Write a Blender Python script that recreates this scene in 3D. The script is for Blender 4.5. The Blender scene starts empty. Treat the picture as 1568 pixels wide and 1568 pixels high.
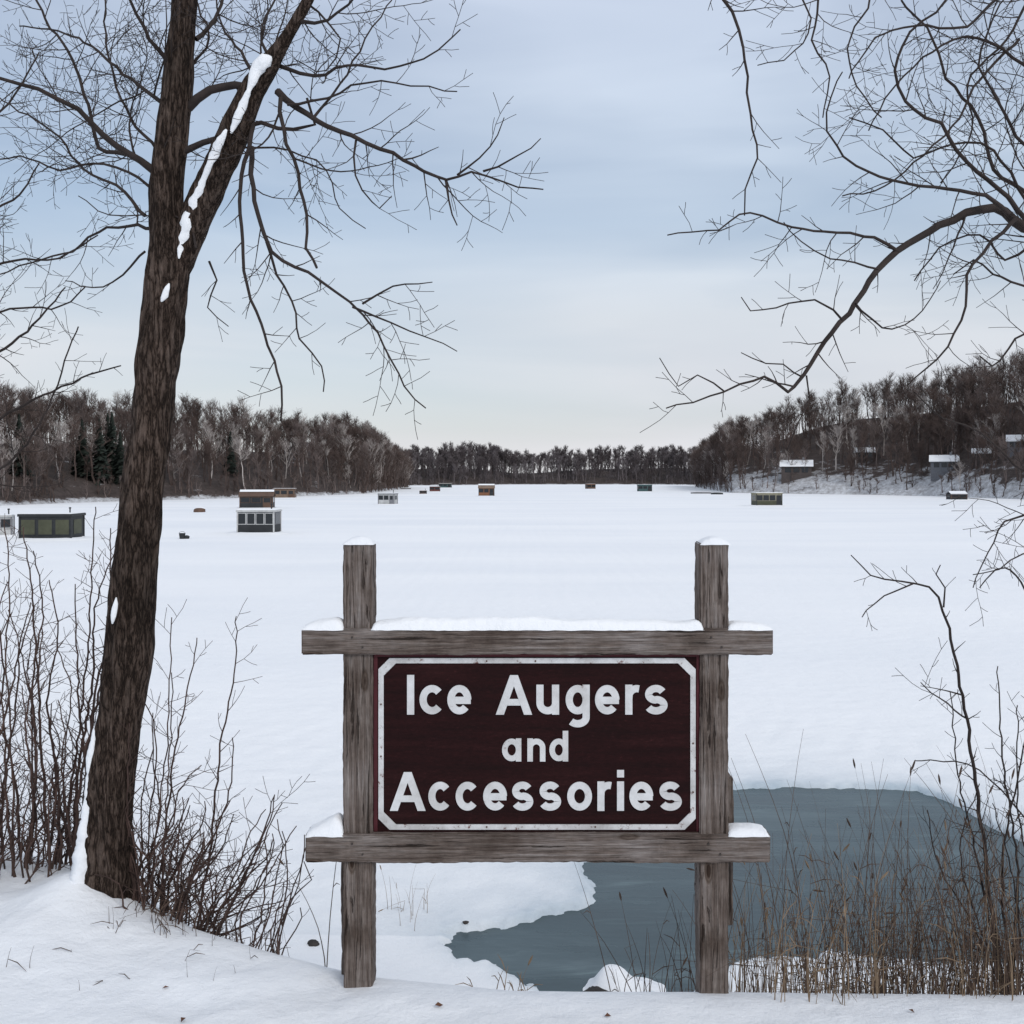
import bpy, math, random
import numpy as np
from mathutils import Vector, Matrix, noise as mnoise
import bmesh
random.seed(7); np.random.seed(7)
R=random.random
def U(a,b): return a+(b-a)*random.random()
scene=bpy.context.scene
F=1500.0; CH=4.5; HV=730.0
def P(u,v,d): return Vector(((u-784)/F*d, d, CH-(v-HV)/F*d))
def onlake(u,v,z=0.0):
    d=(CH-z)*F/(v-HV); return ((u-784)/F*d, d)

# ------------------------------------------------------------ materials
def mat(name):
    m=bpy.data.materials.new(name); m.use_nodes=True
    nt=m.node_tree; b=nt.nodes['Principled BSDF']
    return m,nt,b
def node(nt,t,**k):
    n=nt.nodes.new(t)
    for a,v in k.items():
        if a in n.inputs.keys(): n.inputs[a].default_value=v
        else: setattr(n,a,v)
    return n
def mapped(nt,scale,coord='Object',rot=(0,0,0)):
    tc=node(nt,'ShaderNodeTexCoord'); mp=node(nt,'ShaderNodeMapping')
    mp.inputs['Scale'].default_value=scale; mp.inputs['Rotation'].default_value=rot
    nt.links.new(tc.outputs[coord],mp.inputs['Vector']); return mp.outputs['Vector']
def ramp(nt,fac,stops):
    r=node(nt,'ShaderNodeValToRGB'); e=r.color_ramp.elements
    while len(e)<len(stops): e.new(0.5)
    for i,(p,c) in enumerate(stops):
        e[i].position=p; e[i].color=(c[0],c[1],c[2],1)
    nt.links.new(fac,r.inputs['Fac']); return r.outputs['Color']
def nz(nt,vec,scale,detail=5,rough=.6,dist=0.0):
    n=node(nt,'ShaderNodeTexNoise',Detail=detail,Roughness=rough,Distortion=dist); n.inputs['Scale'].default_value=scale
    nt.links.new(vec,n.inputs['Vector']); return n.outputs['Fac']
def mul(nt,a,b,f=1.0,mode='MULTIPLY'):
    m=node(nt,'ShaderNodeMixRGB',blend_type=mode)
    if isinstance(f,float) or isinstance(f,int): m.inputs[0].default_value=f
    else: nt.links.new(f,m.inputs[0])
    for i,x in ((1,a),(2,b)):
        if isinstance(x,tuple): m.inputs[i].default_value=(x[0],x[1],x[2],1)
        else: nt.links.new(x,m.inputs[i])
    return m.outputs[0]
def bump(nt,b,h,s,d):
    bp=node(nt,'ShaderNodeBump',Strength=s,Distance=d)
    nt.links.new(h,bp.inputs['Height']); nt.links.new(bp.outputs['Normal'],b.inputs['Normal'])
def noise_mat(name,scale,stops,rough=0.85,detail=6,bmp=0.0,bdist=0.01,nrough=0.6,spec=0.3):
    m,nt,b=mat(name)
    f=nz(nt,mapped(nt,scale),1.0,detail,nrough)
    nt.links.new(ramp(nt,f,stops),b.inputs['Base Color'])
    b.inputs['Roughness'].default_value=rough
    b.inputs['Specular IOR Level'].default_value=spec
    if bmp>0: bump(nt,b,f,bmp,bdist)
    return m
def plain(name,c,rough=0.7,var=0.15,sc=3.0):
    a=tuple(x*(1-var) for x in c); d=tuple(min(1,x*(1+var)) for x in c)
    return noise_mat(name,(sc,sc,sc),[(0.35,a),(0.65,d)],rough=rough)

def wood_mat(name,horizontal):
    m,nt,b=mat(name)
    f=nz(nt,mapped(nt,(1.6,30,60) if horizontal else (52,30,1.6)),1,8,.70,.6)
    f2=nz(nt,mapped(nt,(3,3,3)),1,5,.65)
    f3=nz(nt,mapped(nt,(1.0,10,26) if horizontal else (26,10,1.3)),1,5,.6,1.8)
    f4=nz(nt,mapped(nt,(9,60,160) if horizontal else (160,60,9)),1,3,.6)
    c1=ramp(nt,f,[(0.30,(0.065,0.050,0.043)),(0.45,(0.150,0.123,0.108)),(0.62,(0.245,0.218,0.200)),(0.8,(0.36,0.335,0.32))])
    c2=ramp(nt,f2,[(0.32,(0.50,0.44,0.40)),(0.5,(0.92,0.87,0.84)),(0.68,(1.2,1.2,1.22))])
    t=.345 if horizontal else .375
    c3=ramp(nt,f3,[(t,(0.10,0.075,0.06)),(t+.035,(1,1,1))])
    c4=ramp(nt,f4,[(0.35,(0.66,0.66,0.66)),(0.6,(1.12,1.12,1.12))])
    c=mul(nt,mul(nt,mul(nt,c1,c2),c3,.85),c4)
    vo=node(nt,'ShaderNodeTexVoronoi'); vo.inputs['Scale'].default_value=1
    nt.links.new(mapped(nt,(2.3,2.0,7.5) if horizontal else (7.5,2.0,2.3)),vo.inputs['Vector'])
    kn=ramp(nt,vo.outputs['Distance'],[(0.07,(0.25,0.2,0.17)),(0.10,(.75,.7,.66)),(0.13,(0.5,.45,.4)),(0.17,(1,1,1))])
    c=mul(nt,c,kn)
    nt.links.new(c,b.inputs['Base Color'])
    h=mul(nt,f,mul(nt,c3,kn)); bump(nt,b,h,1.0,0.012)
    b.inputs['Roughness'].default_value=0.9; b.inputs['Specular IOR Level'].default_value=0.15
    return m
M_woodH=wood_mat('weathered_wood_h',True); M_woodV=wood_mat('weathered_wood_v',False)

def bark_mat():
    m,nt,b=mat('bark')
    v=mapped(nt,(17,17,3.0))
    n1=node(nt,'ShaderNodeTexNoise',Detail=5,Roughness=.6); n1.inputs['Scale'].default_value=1.1; nt.links.new(v,n1.inputs['Vector'])
    sc=node(nt,'ShaderNodeVectorMath',operation='MULTIPLY_ADD'); sc.inputs[1].default_value=(3.2,3.2,2.2)
    nt.links.new(n1.outputs['Color'],sc.inputs[0]); nt.links.new(v,sc.inputs[2])
    vo=node(nt,'ShaderNodeTexVoronoi',feature='DISTANCE_TO_EDGE'); vo.inputs['Scale'].default_value=1.2
    nt.links.new(sc.outputs[0],vo.inputs['Vector'])
    f2=nz(nt,mapped(nt,(60,60,14)),1,7,.7); f3=nz(nt,mapped(nt,(3,3,1.5)),1,4,.6)
    c=ramp(nt,vo.outputs['Distance'],[(0.0,(0.018,0.013,0.011)),(0.07,(0.052,0.039,0.032)),(0.2,(0.115,0.089,0.076)),(0.5,(0.165,0.134,0.117))])
    c=mul(nt,c,ramp(nt,f2,[(0.3,(0.40,0.38,0.36)),(0.7,(1.45,1.38,1.32))]))
    c=mul(nt,c,ramp(nt,f3,[(0.3,(0.6,0.58,0.56)),(0.7,(1.2,1.16,1.14))]))
    nt.links.new(c,b.inputs['Base Color'])
    ad=node(nt,'ShaderNodeMath',operation='MULTIPLY_ADD'); ad.inputs[1].default_value=1.4
    nt.links.new(vo.outputs['Distance'],ad.inputs[0]); nt.links.new(f2,ad.inputs[2])
    bump(nt,b,ad.outputs[0],1.0,0.03)
    b.inputs['Roughness'].default_value=0.95; b.inputs['Specular IOR Level'].default_value=0.1
    return m
M_bark=bark_mat()
M_twig=plain('twig_bark',(0.036,0.027,0.024),0.9,0.3,8)
M_shrub=plain('shrub_bark',(0.070,0.043,0.035),0.9,0.4,6)
M_reed=plain('dry_reed',(0.19,0.135,0.088),0.9,0.4,9)

def snow_mat():
    m,nt,b=mat('snow')
    v=mapped(nt,(1,1,1))
    f=nz(nt,v,2.2,8,.6); f2=nz(nt,v,45,4,.7); fb=nz(nt,mapped(nt,(0.02,0.09,1)),1,5,.6); fm=nz(nt,v,.9,5,.6)
    c=ramp(nt,fb,[(0.35,(0.85,0.87,0.895)),(0.6,(0.92,0.93,0.94))])
    at=node(nt,'ShaderNodeAttribute',attribute_name='slush')
    sl=node(nt,'ShaderNodeMath',operation='MULTIPLY'); nt.links.new(at.outputs['Fac'],sl.inputs[0])
    nt.links.new(ramp(nt,fm,[(0.3,(.5,)*3),(0.65,(1,)*3)]),sl.inputs[1])
    c=mul(nt,c,(0.44,0.52,0.58),sl.outputs[0],'MIX')
    nt.links.new(c,b.inputs['Base Color'])
    a=node(nt,'ShaderNodeMath',operation='MULTIPLY_ADD'); a.inputs[1].default_value=0.09
    nt.links.new(f2,a.inputs[0]); nt.links.new(f,a.inputs[2])
    bump(nt,b,a.outputs[0],.6,.09)
    b.inputs['Roughness'].default_value=0.75; b.inputs['Specular IOR Level'].default_value=0.2
    return m
M_snow=snow_mat()

def ice_mat():
    m,nt,b=mat('thin_ice')
    f=nz(nt,mapped(nt,(0.35,1.3,1),rot=(0,0,.25)),1,8,.62,.5); f2=nz(nt,mapped(nt,(.7,5,1),rot=(0,0,-.1)),1,6,.7,.8)
    c=ramp(nt,f,[(0.3,(0.028,0.049,0.056)),(0.52,(0.043,0.072,0.081)),(0.75,(0.10,0.142,0.155))])
    c=mul(nt,c,ramp(nt,f2,[(0.56,(1,1,1)),(0.70,(1.8,1.7,1.6))]))
    nt.links.new(c,b.inputs['Base Color'])
    r=node(nt,'ShaderNodeMapRange'); r.inputs['To Min'].default_value=0.08; r.inputs['To Max'].default_value=0.45
    nt.links.new(f,r.inputs['Value']); nt.links.new(r.outputs[0],b.inputs['Roughness'])
    bump(nt,b,f2,.2,.02)
    b.inputs['Specular IOR Level'].default_value=0.4
    return m
M_ice=ice_mat()

# ------------------------------------------------------------ mesh helpers
def mesh_obj(name,verts,faces,mats,smooth=False,parent=None,fm=None):
    me=bpy.data.meshes.new(name); me.from_pydata([tuple(v) for v in verts],[],faces)
    for m in (mats if isinstance(mats,(list,tuple)) else [mats]): me.materials.append(m)
    if smooth: me.polygons.foreach_set('use_smooth',[True]*len(me.polygons))
    if fm is not None: me.polygons.foreach_set('material_index',fm)
    me.update()
    o=bpy.data.objects.new(name,me); scene.collection.objects.link(o)
    if parent: o.parent=parent
    return o
def np_mesh(name,V,Q,mats,fm=None,smooth=False):
    me=bpy.data.meshes.new(name); n=len(Q)
    me.vertices.add(len(V)); me.vertices.foreach_set('co',V.astype(np.float32).ravel())
    me.loops.add(n*4); me.loops.foreach_set('vertex_index',Q.astype(np.int32).ravel())
    me.polygons.add(n); me.polygons.foreach_set('loop_start',np.arange(0,n*4,4,dtype=np.int32))
    for m in mats: me.materials.append(m)
    if fm is not None: me.polygons.foreach_set('material_index',fm.astype(np.int32))
    me.polygons.foreach_set('use_smooth',np.full(n,smooth))
    me.update(calc_edges=True); me.validate()
    o=bpy.data.objects.new(name,me); scene.collection.objects.link(o); return o
def empty(name,loc=(0,0,0),yaw=0):
    e=bpy.data.objects.new(name,None); e.location=loc; e.rotation_euler=(0,0,yaw)
    e.empty_display_size=0.2; scene.collection.objects.link(e); return e

class MB:
    def __init__(s): s.v=[]; s.f=[]; s.m=[]
    def tube(s,pts,rad,sides=5,mi=0,rough=0.0):
        n=len(pts); base=len(s.v); prev=None
        for i in range(n):
            t=(pts[min(i+1,n-1)]-pts[max(i-1,0)])
            if t.length<1e-9: t=Vector((0,0,1))
            t.normalize()
            if prev is None:
                a=Vector((0,1,0)) if abs(t.y)<0.9 else Vector((1,0,0))
                nx=(a-t*a.dot(t)).normalized()
            else:
                nx=(prev-t*prev.dot(t))
                nx=nx.normalized() if nx.length>1e-6 else t.orthogonal().normalized()
            prev=nx; ny=t.cross(nx)
            for k in range(sides):
                an=2*math.pi*k/sides
                r=rad[i]
                d=(nx*math.cos(an)+ny*math.sin(an))
                p=pts[i]+d*r
                if rough>0:
                    q=Vector((p.x*9,p.y*9,p.z*2.2)); r2=r*(1+rough*mnoise.noise(q)+rough*0.6*mnoise.noise(q*3.1))
                    p=pts[i]+d*r2
                s.v.append(p)
        for i in range(n-1):
            for k in range(sides):
                a=base+i*sides+k; b=base+i*sides+(k+1)%sides
                s.f.append((a,b,b+sides,a+sides)); s.m.append(mi)
        s.f.append(tuple(base+(n-1)*sides+k for k in range(sides))); s.m.append(mi)
    def box(s,x0,x1,y0,y1,z0,z1,mi=0):
        b=len(s.v)
        for z in (z0,z1):
            for (x,y) in ((x0,y0),(x1,y0),(x1,y1),(x0,y1)): s.v.append(Vector((x,y,z)))
        for q in ((0,3,2,1),(4,5,6,7),(0,1,5,4),(1,2,6,5),(2,3,7,6),(3,0,4,7)):
            s.f.append(tuple(b+i for i in q)); s.m.append(mi)
    def obj(s,name,mats,smooth=False,parent=None):
        return mesh_obj(name,s.v,s.f,mats,smooth,parent,s.m)

def catmull(pts,rad,step):
    out=[];orr=[]
    n=len(pts)
    for i in range(n-1):
        p0=pts[max(i-1,0)];p1=pts[i];p2=pts[i+1];p3=pts[min(i+2,n-1)]
        k=max(1,int((p2-p1).length/step))
        for j in range(k):
            t=j/k
            out.append(0.5*((2*p1)+(p2-p0)*t+(2*p0-5*p1+4*p2-p3)*t*t+(3*p1-p0-3*p2+p3)*t**3))
            orr.append(rad[i]+(rad[i+1]-rad[i])*t)
    out.append(pts[-1]); orr.append(rad[-1]); return out,orr
def randdir():
    v=Vector((random.gauss(0,1),random.gauss(0,1),random.gauss(0,1))); return v.normalized()
RMIN=0.0018
def grow(mb,p,d,L,r,level,up=0.25,seg=0.055,spread=(32,62)):
    n=max(3,int(L/seg)); step=L/n
    pts=[p.copy()]; rad=[r]; d=d.normalized()
    bend=randdir()*U(0.02,0.13)
    side=1 if R()<.5 else -1
    dirs=[d.copy()]
    for i in range(n):
        d=(d+bend+randdir()*0.16+Vector((0,0,up*0.13))).normalized()
        if i%3==2: bend=bend*0.3+randdir()*0.08
        p=p+d*step; pts.append(p.copy()); dirs.append(d.copy())
        rad.append(max(RMIN,r*(1-0.7*(i+1)/n)))
    mb.tube(pts,rad,5 if r>0.010 else (4 if r>0.005 else 3))
    if level<=0: return
    i=1
    while i<n:
        if R()<0.88:
            t=dirs[i]; ax=Vector((0,1,0))+randdir()*0.8; ax=(ax-t*ax.dot(t))
            if ax.length>1e-3:
                dd=t.copy(); dd.rotate(Matrix.Rotation(math.radians(U(*spread))*side,3,ax.normalized()))
                LL=L*U(0.22,0.6)*(1.1-0.6*i/n)
                if LL>0.045: grow(mb,pts[i],dd,LL,max(RMIN,rad[i]*U(0.5,0.7)),level-1,up,max(.03,seg*0.8),spread)
        side=-side
        i+=1+int(R()*1.5)
def limb(mb,uvs,d0,d1,w0,w1,kids=1.0,Lk=0.8,level=2,start=0.12,up=0.25,sides=7,mi=0,step=0.075,jit=0.009,rough=0.0,longp=.16,tp=.62):
    n=len(uvs); pts=[];rad=[]
    for i,(u,v) in enumerate(uvs):
        t=i/(n-1); dd=d0+(d1-d0)*t
        pts.append(P(u,v,dd)); rad.append(max(RMIN,0.5*(w0+(w1-w0)*t**tp)/F*dd))
    pts,rad=catmull(pts,rad,step)
    for i in range(1,len(pts)-1): pts[i]=pts[i]+randdir()*jit
    mb.tube(pts,rad,sides if rad[0]>0.01 else 5,mi,rough)
    i=max(1,int(start*len(pts))); side=1
    while i<len(pts)-1 and kids>0:
        if R()<0.85*kids:
            t=(pts[i+1]-pts[i-1]).normalized()
            ax=Vector((0,1,0))+randdir()*0.7; ax=(ax-t*ax.dot(t)).normalized()
            dd=t.copy(); dd.rotate(Matrix.Rotation(math.radians(U(30,72))*side,3,ax))
            lg=R()<longp
            LL=Lk*U(0.3,1.0)*(1.05-0.5*i/len(pts))*(1.9 if lg else 1.0)
            grow(mb,pts[i],dd,LL,max(RMIN,min(rad[i]*0.55,0.0075 if lg else .0048)),level+(1 if lg else 0),up)
        side=-side if R()<0.8 else side
        i+=1+int(R()*1.5)
    return pts,rad

# ------------------------------------------------------------ ground
water_px=[(960,1262),(1040,1225),(1120,1211),(1210,1208),(1310,1210),(1400,1213),(1460,1235),(1510,1268),(1560,1290),(1640,1330),(1700,1400),(1640,1450),
 (1530,1472),(1400,1469),(1330,1462),(1262,1450),(1235,1462),(1150,1464),(1118,1474),(1065,1500),(1035,1527),(985,1506),(950,1500),(915,1512),(900,1545),
 (850,1522),(800,1495),(765,1470),(715,1466),(694,1448),(705,1434),(750,1428),(800,1420),(850,1404),(895,1398),(918,1384),(912,1372),(922,1358),(906,1340),(905,1325),(930,1300)]
W=np.array([onlake(u,v) for u,v in water_px])
def sdf(X,Y,poly):
    D=np.full(X.shape,1e9); ins=np.zeros(X.shape,bool); n=len(poly)
    for i in range(n):
        ax,ay=poly[i]; bx,by=poly[(i+1)%n]
        ex,ey=bx-ax,by-ay; wx,wy=X-ax,Y-ay
        t=np.clip((wx*ex+wy*ey)/(ex*ex+ey*ey),0,1)
        D=np.minimum(D,np.hypot(wx-ex*t,wy-ey*t))
        c=((ay>Y)!=(by>Y))&(X<(bx-ax)*(Y-ay)/(by-ay+1e-12)+ax); ins^=c
    return np.where(ins,-D,D)
def crest(x): return np.interp(x,[-12,-3.6,-2.9,-2.5,-1.95,-1.45,-1.0,-0.7,0,1,2,3,6],[7.6,6.95,6.6,6.25,5.75,5.45,5.22,5.1,4.98,4.98,4.95,4.95,5.1])
def fn(X,Y,s,seed):
    r=np.random.RandomState(seed); o=np.zeros(X.shape)
    for k in range(9):
        a=r.uniform(0,2*math.pi); f=s*r.uniform(0.5,2.0); o+=np.sin(X*f*math.cos(a)+Y*f*math.sin(a)+r.uniform(0,6.28))/9
    return o
def terrain(X,Y,full=False):
    X=np.asarray(X,float);Y=np.asarray(Y,float)
    top=1.92+0.21*np.logaddexp(0,(4.55-Y)/0.25)*0.25+0.055*fn(X,Y,2.5,1)+0.026*fn(X,Y,9,2)+.009*fn(X,Y,22,12)
    top=top-np.clip(Y-6,0,20)*0.08
    top=top+0.16*np.exp(-((X+2.64)**2/.09+(Y-5.98)**2/.22))
    sl=1.9-0.64*(Y-crest(X))+0.03*fn(X,Y,2.0,5)
    k=0.05; m=np.minimum(top,sl); bank=m-k*np.log(np.exp(-(top-m)/k)+np.exp(-(sl-m)/k))
    near=(Y<30)&(np.abs(X)<25)
    s=np.full(X.shape,50.0)
    if near.any(): s[near]=sdf(X[near],Y[near],W)+0.07*fn(X[near],Y[near],7,3)+0.065*fn(X[near],Y[near],20,4)+0.045*fn(X[near],Y[near],45,14)
    t=np.clip((s+0.06)/0.22,0,1); t=t*t*(3-2*t)
    lake=-0.10+t*0.155+0.03*fn(X,Y,1.6,6)*np.clip(s,0,1)+0.022*fn(X,Y,8,16)*np.clip(s*2,0,1)+0.05*fn(X,Y,0.35,8)*np.clip((Y-14)/10,0,1)*np.clip((200-Y)/100,0,1)
    k=0.06; m=np.maximum(bank,lake)
    z=m+k*np.log(np.exp((bank-m)/k)+np.exp((lake-m)/k))*(1/(1+np.exp((np.abs(bank-lake)-0.5)*8)))
    if full: return z,s
    return z
def th(x,y): return float(terrain(np.array([x]),np.array([y]))[0])
def axis(lo,hi,fl,fh,fs,g):
    a=list(np.arange(fl,fh+1e-6,fs)); s=fs; x=fh
    while x<hi: s*=g; x+=s; a.append(min(x,hi))
    s=fs; x=fl; b=[]
    while x>lo: s*=g; x-=s; b.append(max(x,lo))
    return np.array(b[::-1]+a)
xs=axis(-1200,1200,-4.6,6.2,0.033,1.10); ys=axis(-60,1500,3.8,14.8,0.033,1.08)
X,Y=np.meshgrid(xs,ys); Z,SD=terrain(X,Y,True)
nx,ny=len(xs),len(ys)
V=np.stack([X.ravel(),Y.ravel(),Z.ravel()],1)
I=np.arange(nx*ny).reshape(ny,nx)
Q=np.stack([I[:-1,:-1],I[:-1,1:],I[1:,1:],I[1:,:-1]],-1).reshape(-1,4)
go=np_mesh('snow_ground',V,Q,[M_snow],smooth=True)
slu=np.where(Z<.25,np.clip(1.05*np.exp(-np.clip(SD,0,50)/.18)+.48*np.exp(-np.clip(SD,0,50)/1.5)*(Y>9.5),0,1),0)
at=go.data.attributes.new('slush','FLOAT','POINT'); at.data.foreach_set('value',slu.ravel().astype(np.float32))
mesh_obj('thin_ice_water',[(-3,7.4,-0.004),(12,7.4,-0.004),(12,17,-0.004),(-3,17,-0.004)],[(0,1,2,3)],M_ice)

# ------------------------------------------------------------ snow lumps / stones
def blob(name,loc,s,m,seed=0,sub=4,amp=0.25,parent=None,fr=1.2):
    bm=bmesh.new(); bmesh.ops.create_icosphere(bm,subdivisions=sub,radius=1)
    for v in bm.verts:
        k=1+amp*mnoise.noise(v.co*fr+Vector((seed*7.3,seed,0)))+amp*0.3*mnoise.noise(v.co*fr*3+Vector((seed,0,3)))
        v.co=Vector((v.co.x*s[0],v.co.y*s[1],v.co.z*s[2]))*k
    me=bpy.data.meshes.new(name); bm.to_mesh(me); bm.free(); me.materials.append(m)
    me.polygons.foreach_set('use_smooth',[True]*len(me.polygons))
    o=bpy.data.objects.new(name,me); o.location=loc; scene.collection.objects.link(o)
    if parent: o.parent=parent
    return o
M_rock=noise_mat('rock',(9,9,9),[(0.3,(0.018,0.016,0.015)),(0.7,(0.07,0.06,0.055))],0.8,bmp=0.5,bdist=0.02)
x,y=onlake(935,1520); e=empty('snow_covered_rock',(x,y,0))
blob('stone',(-0.07,-0.08,0.0),(0.19,0.18,0.10),M_rock,3,4,0.3,e)
vv=[];ff=[];n_=40
for j in range(n_+1):
    for i in range(n_+1):
        a=(i/n_*2-1)*.62; b_=(j/n_*2-1)*.42
        h=.23*math.exp(-((a/.17)**2+(b_/.2)**2)**1.3)+.10*math.exp(-(((a-.26)/.2)**2+(b_/.2)**2)**1.2)+.02*mnoise.noise(Vector((a*7,b_*7,1)))-.03
        vv.append((a,b_+.03,h))
for j in range(n_):
    for i in range(n_): k=j*(n_+1)+i; ff.append((k,k+1,k+n_+2,k+n_+1))
mesh_obj('snow_cap',vv,ff,M_snow,True,e)
for (u,v,s) in ((913,1392,.035),(826,1408,.03),(713,1414,.022),(480,1448,.04),(1012,1476,.03),(745,1459,.02),(1130,1447,.03)):
    x,y=onlake(u,v,0.05)
    blob('shore_stone',(x,y,th(x,y)+s*0.2),(s*1.4,s,s*0.8),M_rock,u,3,0.35)

# ------------------------------------------------------------ sign
S=4.94/F
def sx(u): return (u-784)*S
def sz(v): return CH-(v-HV)*S
sign=empty('wooden_sign',(0,0,0))
def beam(name,u0,u1,v0,v1,y0,y1,m,bev=0.006,seed=0,div=24):
    x0,x1,z0,z1=sx(u0),sx(u1),sz(v1),sz(v0)
    bm=bmesh.new(); bmesh.ops.create_cube(bm,size=1)
    c=Vector(((x0+x1)/2,(y0+y1)/2,(z0+z1)/2))
    for v in bm.verts: v.co=Vector((v.co.x*(x1-x0),v.co.y*(y1-y0),v.co.z*(z1-z0)))
    L=0 if (x1-x0)>(z1-z0) else 2
    bmesh.ops.bevel(bm,geom=list(bm.edges),offset=bev,segments=2,affect='EDGES')
    es=[e for e in bm.edges if abs((e.verts[0].co-e.verts[1].co)[L])>0.5*max(x1-x0,z1-z0)]
    bmesh.ops.subdivide_edges(bm,edges=es,cuts=div)
    for v in bm.verts:
        q=v.co*2.5+Vector((seed,seed*2,0)); v.co+=Vector((mnoise.noise(q),0.5*mnoise.noise(q+Vector((9,0,0))),mnoise.noise(q+Vector((0,9,0)))))*0.006
        q2=v.co*26+Vector((seed,0,0)); w_=0.0042*mnoise.noise(q2)+.002*mnoise.noise(q2*2.7)
        v.co+=Vector((v.co.x if L else 0,v.co.y,0 if L else v.co.z)).normalized()*w_
    me=bpy.data.meshes.new(name); bm.to_mesh(me); bm.free(); me.materials.append(m)
    o=bpy.data.objects.new(name,me); o.location=c; scene.collection.objects.link(o); o.parent=sign
    return o
beam('post_left',525,570,832,1545,4.945,5.085,M_woodV,seed=1,div=120)
beam('post_right',1072,1116,832,1575,4.945,5.085,M_woodV,seed=2,div=120)
beam('beam_top',462,1183,962,1002,4.925,5.06,M_woodH,seed=3,div=120)
beam('beam_bottom',468,1179,1277,1320,4.925,5.06,M_woodH,seed=4,div=120)
beam('brace_post_right',1090,1134,1205,1440,5.10,5.24,M_woodV,seed=5)
beam('brace_post_left',514,556,1326,1530,5.10,5.22,M_woodV,seed=6)
M_panel,nt,b=mat('maroon_paint')
f=nz(nt,mapped(nt,(1.5,5,16)),1,7,.65); f2=nz(nt,mapped(nt,(30,30,90)),1,5,.7)
c=ramp(nt,f,[(0.3,(0.010,0.0032,0.0032)),(0.55,(0.019,0.0046,0.0048)),(0.8,(0.034,0.010,0.010))])
c=mul(nt,c,ramp(nt,f2,[(0.3,(.65,.65,.65)),(0.62,(1.15,1.15,1.15)),(.72,(2.6,2.8,2.8))]))
nt.links.new(c,b.inputs['Base Color']); bump(nt,b,f2,.35,.003)
b.inputs['Roughness'].default_value=0.7; b.inputs['Specular IOR Level'].default_value=0.12
M_maroon=noise_mat('maroon_edge',(6,6,6),[(0.3,(0.045,0.006,0.009)),(0.7,(0.085,0.014,0.018))],0.6)
def paint(name,sc,lo,t0,t1,stain):
    m,nt,b=mat(name)
    f=nz(nt,mapped(nt,(sc,sc,sc)),1,9,.75); g=nz(nt,mapped(nt,(5,5,5)),1,5,.6)
    c=ramp(nt,f,[(t0,lo),(t1,(0.60,0.595,0.59)),(0.7,(0.74,0.74,0.74))])
    c=mul(nt,c,ramp(nt,g,[(0.3,stain),(0.55,(1,1,1))]))
    nt.links.new(c,b.inputs['Base Color']); b.inputs['Roughness'].default_value=.6; return m
M_white=paint('white_sign_paint',16,(0.30,0.22,0.20),.29,.38,(.80,.79,.77))
M_chip=paint('chipped_border_paint',24,(0.14,0.045,0.03),.36,.42,(.62,.60,.58))
PY=4.968
mb=MB()
mb.box(sx(571),sx(1073),PY,PY+0.03,sz(1277),sz(1002),0)
mb.box(sx(571),sx(577),PY-0.003,PY,sz(1276),sz(1003),1); mb.box(sx(1068),sx(1072.5),PY-0.003,PY,sz(1276),sz(1003),1)
mb.box(sx(577.2),sx(1067.8),PY-0.003,PY,sz(1007),sz(1003),1)
mb.obj('panel',[M_panel,M_maroon],parent=sign)
def oct_(x0,x1,y0,y1,c): return [(x0+c,y0),(x1-c,y0),(x1,y0+c),(x1,y1-c),(x1-c,y1),(x0+c,y1),(x0,y1-c),(x0,y0+c)]
Of=oct_(578.5,1066.5,1009,1273,17); If=oct_(586.5,1058.5,1017,1265,19)
bv=[];bf=[]
for k,yy in enumerate((PY-0.006,PY+0.001)):
    for (u,v) in Of: bv.append((sx(u),yy,sz(v)))
    for (u,v) in If: bv.append((sx(u),yy,sz(v)))
for i in range(8):
    j=(i+1)%8
    bf.append((i,j,8+j,8+i)); bf.append((i,16+i,16+j,j)); bf.append((8+i,8+j,24+j,24+i))
mesh_obj('border',bv,bf,M_chip,parent=sign)
def arc(cx,cy,rx,ry,a0,a1,n=18):
    return [(cx+rx*math.cos(math.radians(a0+(a1-a0)*i/n)),cy+ry*math.sin(math.radians(a0+(a1-a0)*i/n))) for i in range(n+1)]
bowl=lambda:arc(19,23,13,17,0,360,32)
G={
'I':(12,[[(6,0),(6,61)]]),
'c':(38,[arc(19.5,23,13.5,17,42,318,26)]),
'e':(38,[arc(19,23,13,17,0,318,28),[(8,22),(36.5,22)]]),
'A':(56,['P',[(0,0),(12.5,0),(34,61),(22,61)],[(56,0),(43.5,0),(22,61),(34,61)],[(13,14),(43,14),(39.5,24),(16.5,24)]]),
'u':(36,[[(6,46)]+arc(18,18,12,12,180,360,16)+[(30,22)],[(30,46),(30,0)]]),
'g':(38,[bowl(),[(32,46)]+arc(19,-4,13,10,0,-140,14)]),
'r':(24,[[(6,0),(6,46)],[(6,24)]+arc(19,27,13,13,165,75,8)]),
's':(36,[arc(18,31,11,9.2,28,180,12)+arc(18,31,11,8.6,185,262,8)+arc(18,14.6,12,8.6,82,0,8)+arc(18,14.6,12,8.8,-4,-155,12)]),
'n':(36,[[(6,0),(6,46)],[(6,24)]+arc(18,27,12,13,170,0,16)+[(30,0)]]),
'd':(38,[bowl(),[(32,0),(32,61)]]),
'a':(38,[bowl(),[(32,0),(32,46)]]),
'o':(38,[bowl()]),
'i':(12,[[(6,0),(6,46)],[(6,52.5),(6,64)]]),
}
lv=[];lf=[]; cnt=0
def poly_solid(pts,yf):
    b=len(lv); n=len(pts)
    for yy in (yf,PY+0.002):
        for (u,v) in pts: lv.append((sx(u),yy,sz(v)))
    lf.append(tuple(range(b,b+n)))
    for i in range(n): j=(i+1)%n; lf.append((b+i,b+n+i,b+n+j,b+j))
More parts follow.
